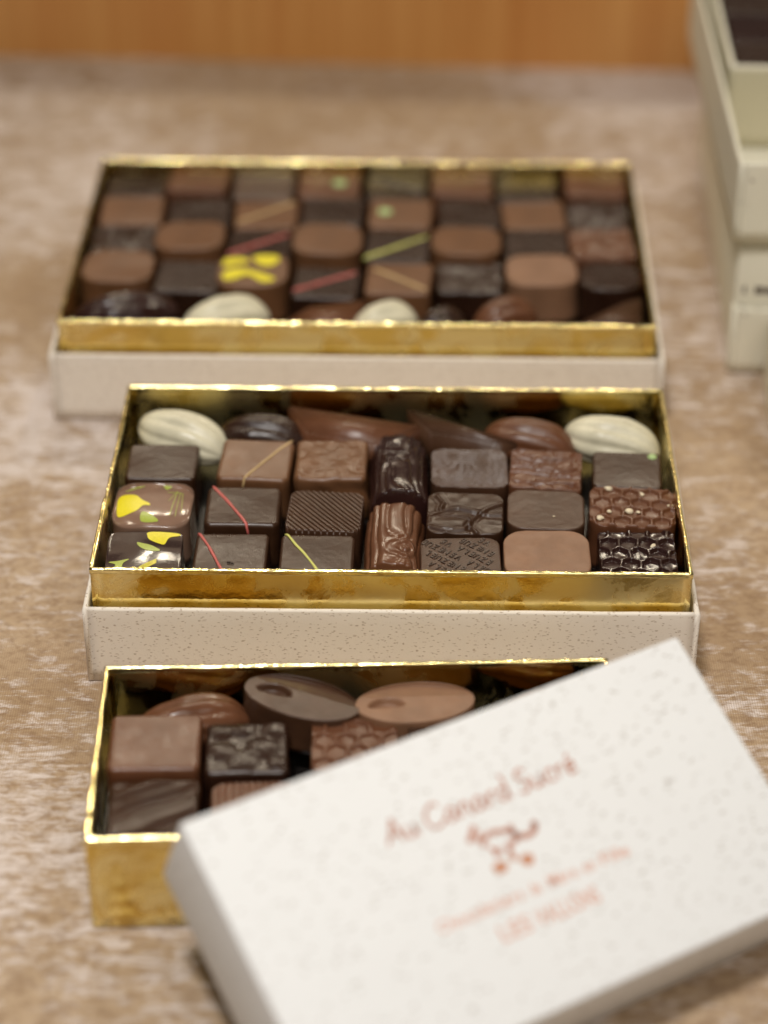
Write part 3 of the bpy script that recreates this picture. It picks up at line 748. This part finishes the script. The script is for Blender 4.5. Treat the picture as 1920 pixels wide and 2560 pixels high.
# ------------------------------------------------------------------ the tilted white lid
psi, tau, LL, LD, LH = .536, .447, 15.515, 8.178, 3.05
Xv = Vector((math.cos(psi), math.sin(psi), -.007)).normalized()
N0 = (Vector((0, 0, 1)) - Xv * Xv.z).normalized(); Y0 = N0.cross(Xv)
Yv = Y0 * math.cos(tau) + N0 * math.sin(tau); Nv = Xv.cross(Yv)
Bc = Vector((-5.128, 43.065, 6.24)); org = Bc - Yv * LD - Nv * LH
lid = empty('white_box_lid')
lid.matrix_world = Matrix(((Xv.x, Yv.x, Nv.x, org.x * K), (Xv.y, Yv.y, Nv.y, org.y * K), (Xv.z, Yv.z, Nv.z, org.z * K), (0, 0, 0, 1)))
tag(lid, 'speckled white lid with brown lettering leaning on the small front box', 'lid')
bm = box_bm(0, LL, 0, LD, 0, LH, .10, 4)
bmesh.ops.delete(bm, geom=[f for f in bm.faces if f.normal.z < -.9 and f.calc_area() > 20], context='FACES_ONLY')
ls = bm_obj('lid_shell', bm, LIDPAPER, lid, True)
md = ls.modifiers.new('thickness', 'SOLIDIFY'); md.thickness = .16 * K; md.offset = -1
# lettering: stroke letters, lid coordinates (u along the long side, v from the far edge)
zf = lambda x, y: LH
TY = LD
G = {'A': ([[(.0, 0), (.30, .62), (.42, 1.0), (.50, .55), (.62, 0)], [(.12, .35), (.58, .38)]], .72),
     'C': ([[(.66, .80), (.48, .98), (.20, .80), (.06, .42), (.20, .06), (.48, .0), (.72, .22)]], .74),
     'S': ([[(.52, .86), (.32, 1.0), (.12, .80), (.26, .55), (.46, .32), (.34, .02), (.04, .08)]], .58),
     'u': ([[(.04, .56), (.05, .14), (.20, .02), (.36, .18), (.40, .56)], [(.40, .56), (.42, .10), (.52, .04)]], .56),
     'a': ([[(.42, .46), (.24, .56), (.07, .36), (.10, .08), (.28, .06), (.42, .40)], [(.43, .52), (.42, .12), (.54, .04)]], .56),
     'n': ([[(.06, .55), (.06, .02)], [(.06, .34), (.22, .56), (.36, .44), (.38, .04), (.48, .02)]], .52),
     'r': ([[(.06, .55), (.08, .02)], [(.08, .32), (.20, .54), (.34, .52)]], .38),
     'd': ([[(.42, .44), (.22, .54), (.06, .32), (.12, .06), (.30, .06), (.43, .34)], [(.34, 1.12), (.42, .80), (.44, .12), (.54, .04)]], .56),
     'c': ([[(.38, .46), (.22, .56), (.06, .34), (.14, .06), (.36, .06)]], .42),
     'e': ([[(.08, .28), (.36, .34), (.32, .54), (.14, .50), (.06, .24), (.18, .02), (.42, .10)]], .46),
     'E': ([[(.08, .28), (.36, .34), (.32, .54), (.14, .50), (.06, .24), (.18, .02), (.42, .10)], [(.16, .72), (.32, .90)]], .46)}
def script(txt, u0, u1, vb, scale, wdt):
    adv = sum(.22 if c_ == ' ' else G[c_][1] for c_ in txt); sx = (u1 - u0) / adv; out = []; u = u0
    for c_ in txt:
        if c_ == ' ': u += .22 * sx; continue
        for s_ in G[c_][0]:
            out += ribbon([(u + x * sx + y * .10 * scale, TY + vb + y * scale) for x, y in smooth_poly(s_, 5, False)], wdt)
        u += G[c_][1] * sx
    return out
flat_print('script_lettering', script('Au Canard SucrE', 4.72, 10.62, -2.60, .66, .085), zf, INK, lid, .004)
def fonttext(name, words, mat):
    V = []; F = []
    for txt, u0, u1, vb, cap in words:
        x = 0; pieces = []
        for ch in txt:
            gv, gf = glyph(ch); 
            pieces.append((gv, gf, x)); x += (gv[:, 0].max() + .07)
        k = (u1 - u0) / x; 
        for gv, gf, px in pieces:
            st_ = len(V)
            V += [(u0 + (p_[0] + px) * k, TY + vb + p_[1] / .70 * cap, LH + .004) for p_ in gv]; F += [tuple(i + st_ for i in f) for f in gf]
    return obj(name, V, F, mat, lid, False)
fonttext('small_lettering', [('Chocolatiers', 4.82, 7.41, -5.22, .32), ('de', 7.60, 7.95, -5.22, .32), ('Mère', 8.16, 9.08, -5.22, .32), ('en', 9.24, 9.64, -5.22, .32), ('Fille', 9.81, 10.72, -5.22, .32)], INKLIGHT)
fonttext('capital_lettering', [('LES', 6.24, 7.22, -6.05, .44), ('VALLONS', 7.38, 9.30, -6.05, .44)], INKLIGHT)
E_ = []
for pts, w_ in (([(6.75, -3.30), (6.95, -3.12), (7.12, -2.92)], .13), ([(6.95, -3.36), (7.20, -3.14)], .07), ([(7.05, -3.55), (7.16, -3.36), (7.50, -3.28), (7.95, -3.42), (8.08, -3.62)], .11),
                ([(8.02, -3.25), (8.0, -3.5), (8.15, -3.66), (8.40, -3.70), (8.62, -3.60), (8.68, -3.45)], .13), ([(8.10, -3.62), (7.90, -3.72), (7.72, -3.75), (7.66, -3.95), (7.70, -4.10)], .11),
                ([(7.20, -3.55), (7.25, -3.70), (7.50, -3.78)], .07), ([(7.20, -3.86), (7.45, -3.84)], .11)):
    E_ += ribbon([(x, TY + y) for x, y in smooth_poly(pts, 6, False)], w_ * 1.35)
circ = lambda x, y, a_, b_: [(x + a_ * math.cos(q) * (1 + .1 * math.sin(3 * q)), TY + y + b_ * math.sin(q)) for q in np.linspace(0, 2 * math.pi, 20, endpoint=False)]
E_.append(circ(8.66, -3.50, .11, .12))
flat_print('bird_emblem', E_, zf, INK, lid, .005)
flat_print('emblem_feet', [circ(7.20, -4.22, .22, .16), circ(7.98, -4.30, .20, .17), circ(7.66, -4.12, .10, .09)], zf, INKORANGE, lid, .006)

# ------------------------------------------------------------------ stack at the right edge
GS = 'cream boxes stacked at the right edge'
A_ = tray(13.2, 76.1, 0, -.115, 16, 20, 2.77, 'upturned cream lid at the bottom of the right hand stack', 31, CREAM, 'box_lid', GS)
cb = empty('closed_box', (13.30, 76.40, .19), (0, 0, -.055)); tag(cb, 'closed cream box with dark printed label in the right hand stack', 'box', GS)
bm_obj('box_body', box_bm(0, 15.2, 0, 19.2, 0, 4.9, .12, 3), CREAM, cb, True)
pr = []
r3 = random.Random(9)
for k, (x0, x1) in enumerate(((.30, .42), (.75, 1.10), (1.15, 1.45), (1.52, 1.95), (2.05, 2.4), (2.5, 2.6))):
    pr.append((x0, x1, 3.05, 3.05 + r3.uniform(.28, .4)))
V = []; F = []
for x0, x1, z0, z1 in pr:
    s0 = len(V); V += [(x0, -.006, z0), (x1, -.006, z0), (x1, -.006, z1), (x0, -.006, z1)]; F.append((s0, s0 + 1, s0 + 2, s0 + 3))
obj('label_print', V, F, INKDARK, cb, False)
sp = bm_obj('spacer_board', box_bm(0, 15.0, 0, 19.4, 0, .45, .05, 2), CREAM); sp.location = Vector((13.35, 76.6, 5.10)) * K; sp.rotation_euler = (0, 0, -.04)
tag(sp, 'thin recessed cream board between the two halves of the stack', 'board', GS)
tray(12.98, 76.1, 5.56, -.028, 16, 20, 3.2, 'upturned cream lid on top of the right hand stack', 35, CREAM, 'box_lid', GS)
gx = empty('open_gold_box', (13.62, 84.0, 5.75), (0, 0, -.028)); tag(gx, 'open gold box of dark chocolates standing in the top lid of the stack', 'box', GS)
T = .16
for L_, loc, rz, sd in ((13.5, (0, 0, 0), 0, 1), (13.5, (13.5, 11.5, 0), math.pi, 2), (11.5 - 2 * T, (0, 11.5 - T, 0), -math.pi / 2, 3), (11.5 - 2 * T, (13.5, T, 0), math.pi / 2, 4)):
    strip('wall', L_, wallprof(T, 3.36), SATIN, gx, loc, rz, .01, 50 + sd, 50)
    strip('rim', L_ - .02, [(a, b + 3.30) for a, b in wallprof(.20, .18, 0, .05)], CREAM, gx, (loc[0], loc[1], 0), rz, .01, 60 + sd, 50)
bm_obj('base', box_bm(T, 13.5 - T, T, 11.5 - T, 0, .12), GOLD, gx)
gxb = (13.62, 84.0, -.028)
for j in range(3):
    for i in range(2):
        mt = [DARKER, DARKGLOSS, DARKGLOSS, MILK, DARKER, DARKER][(i + 2 * j) % 6]
        lk = ['plain very dark', 'dark', 'glossy black', 'milk', 'smooth very dark', 'plain dark'][(i + 2 * j) % 6]
        square(gxb, 'chocolates in the open stacked box', 1.55 + 2.7 * i, 1.6 + 2.8 * j, 2.55, 2.6, 9.1, mt,
               '%s chocolate, %s column, %s row of open stacked box' % (lk, ('left', 'right')[i], ('front', 'middle', 'rear')[j]), h=2.7, n=20, seed=90 + i + 3 * j)
# a further box cut off by the right edge of the photograph
P0, P1 = (13.95, 66.6), (14.55, 75.6)
yw = math.atan2(P1[1] - P0[1], P1[0] - P0[0]) - math.pi / 2
t_ = tray(P0[0], P0[1], 0, yw, 16, 8.6, 2.9, 'cream lid corner at the right edge, in front of the stack', 37, CREAM, 'box_lid', GS)
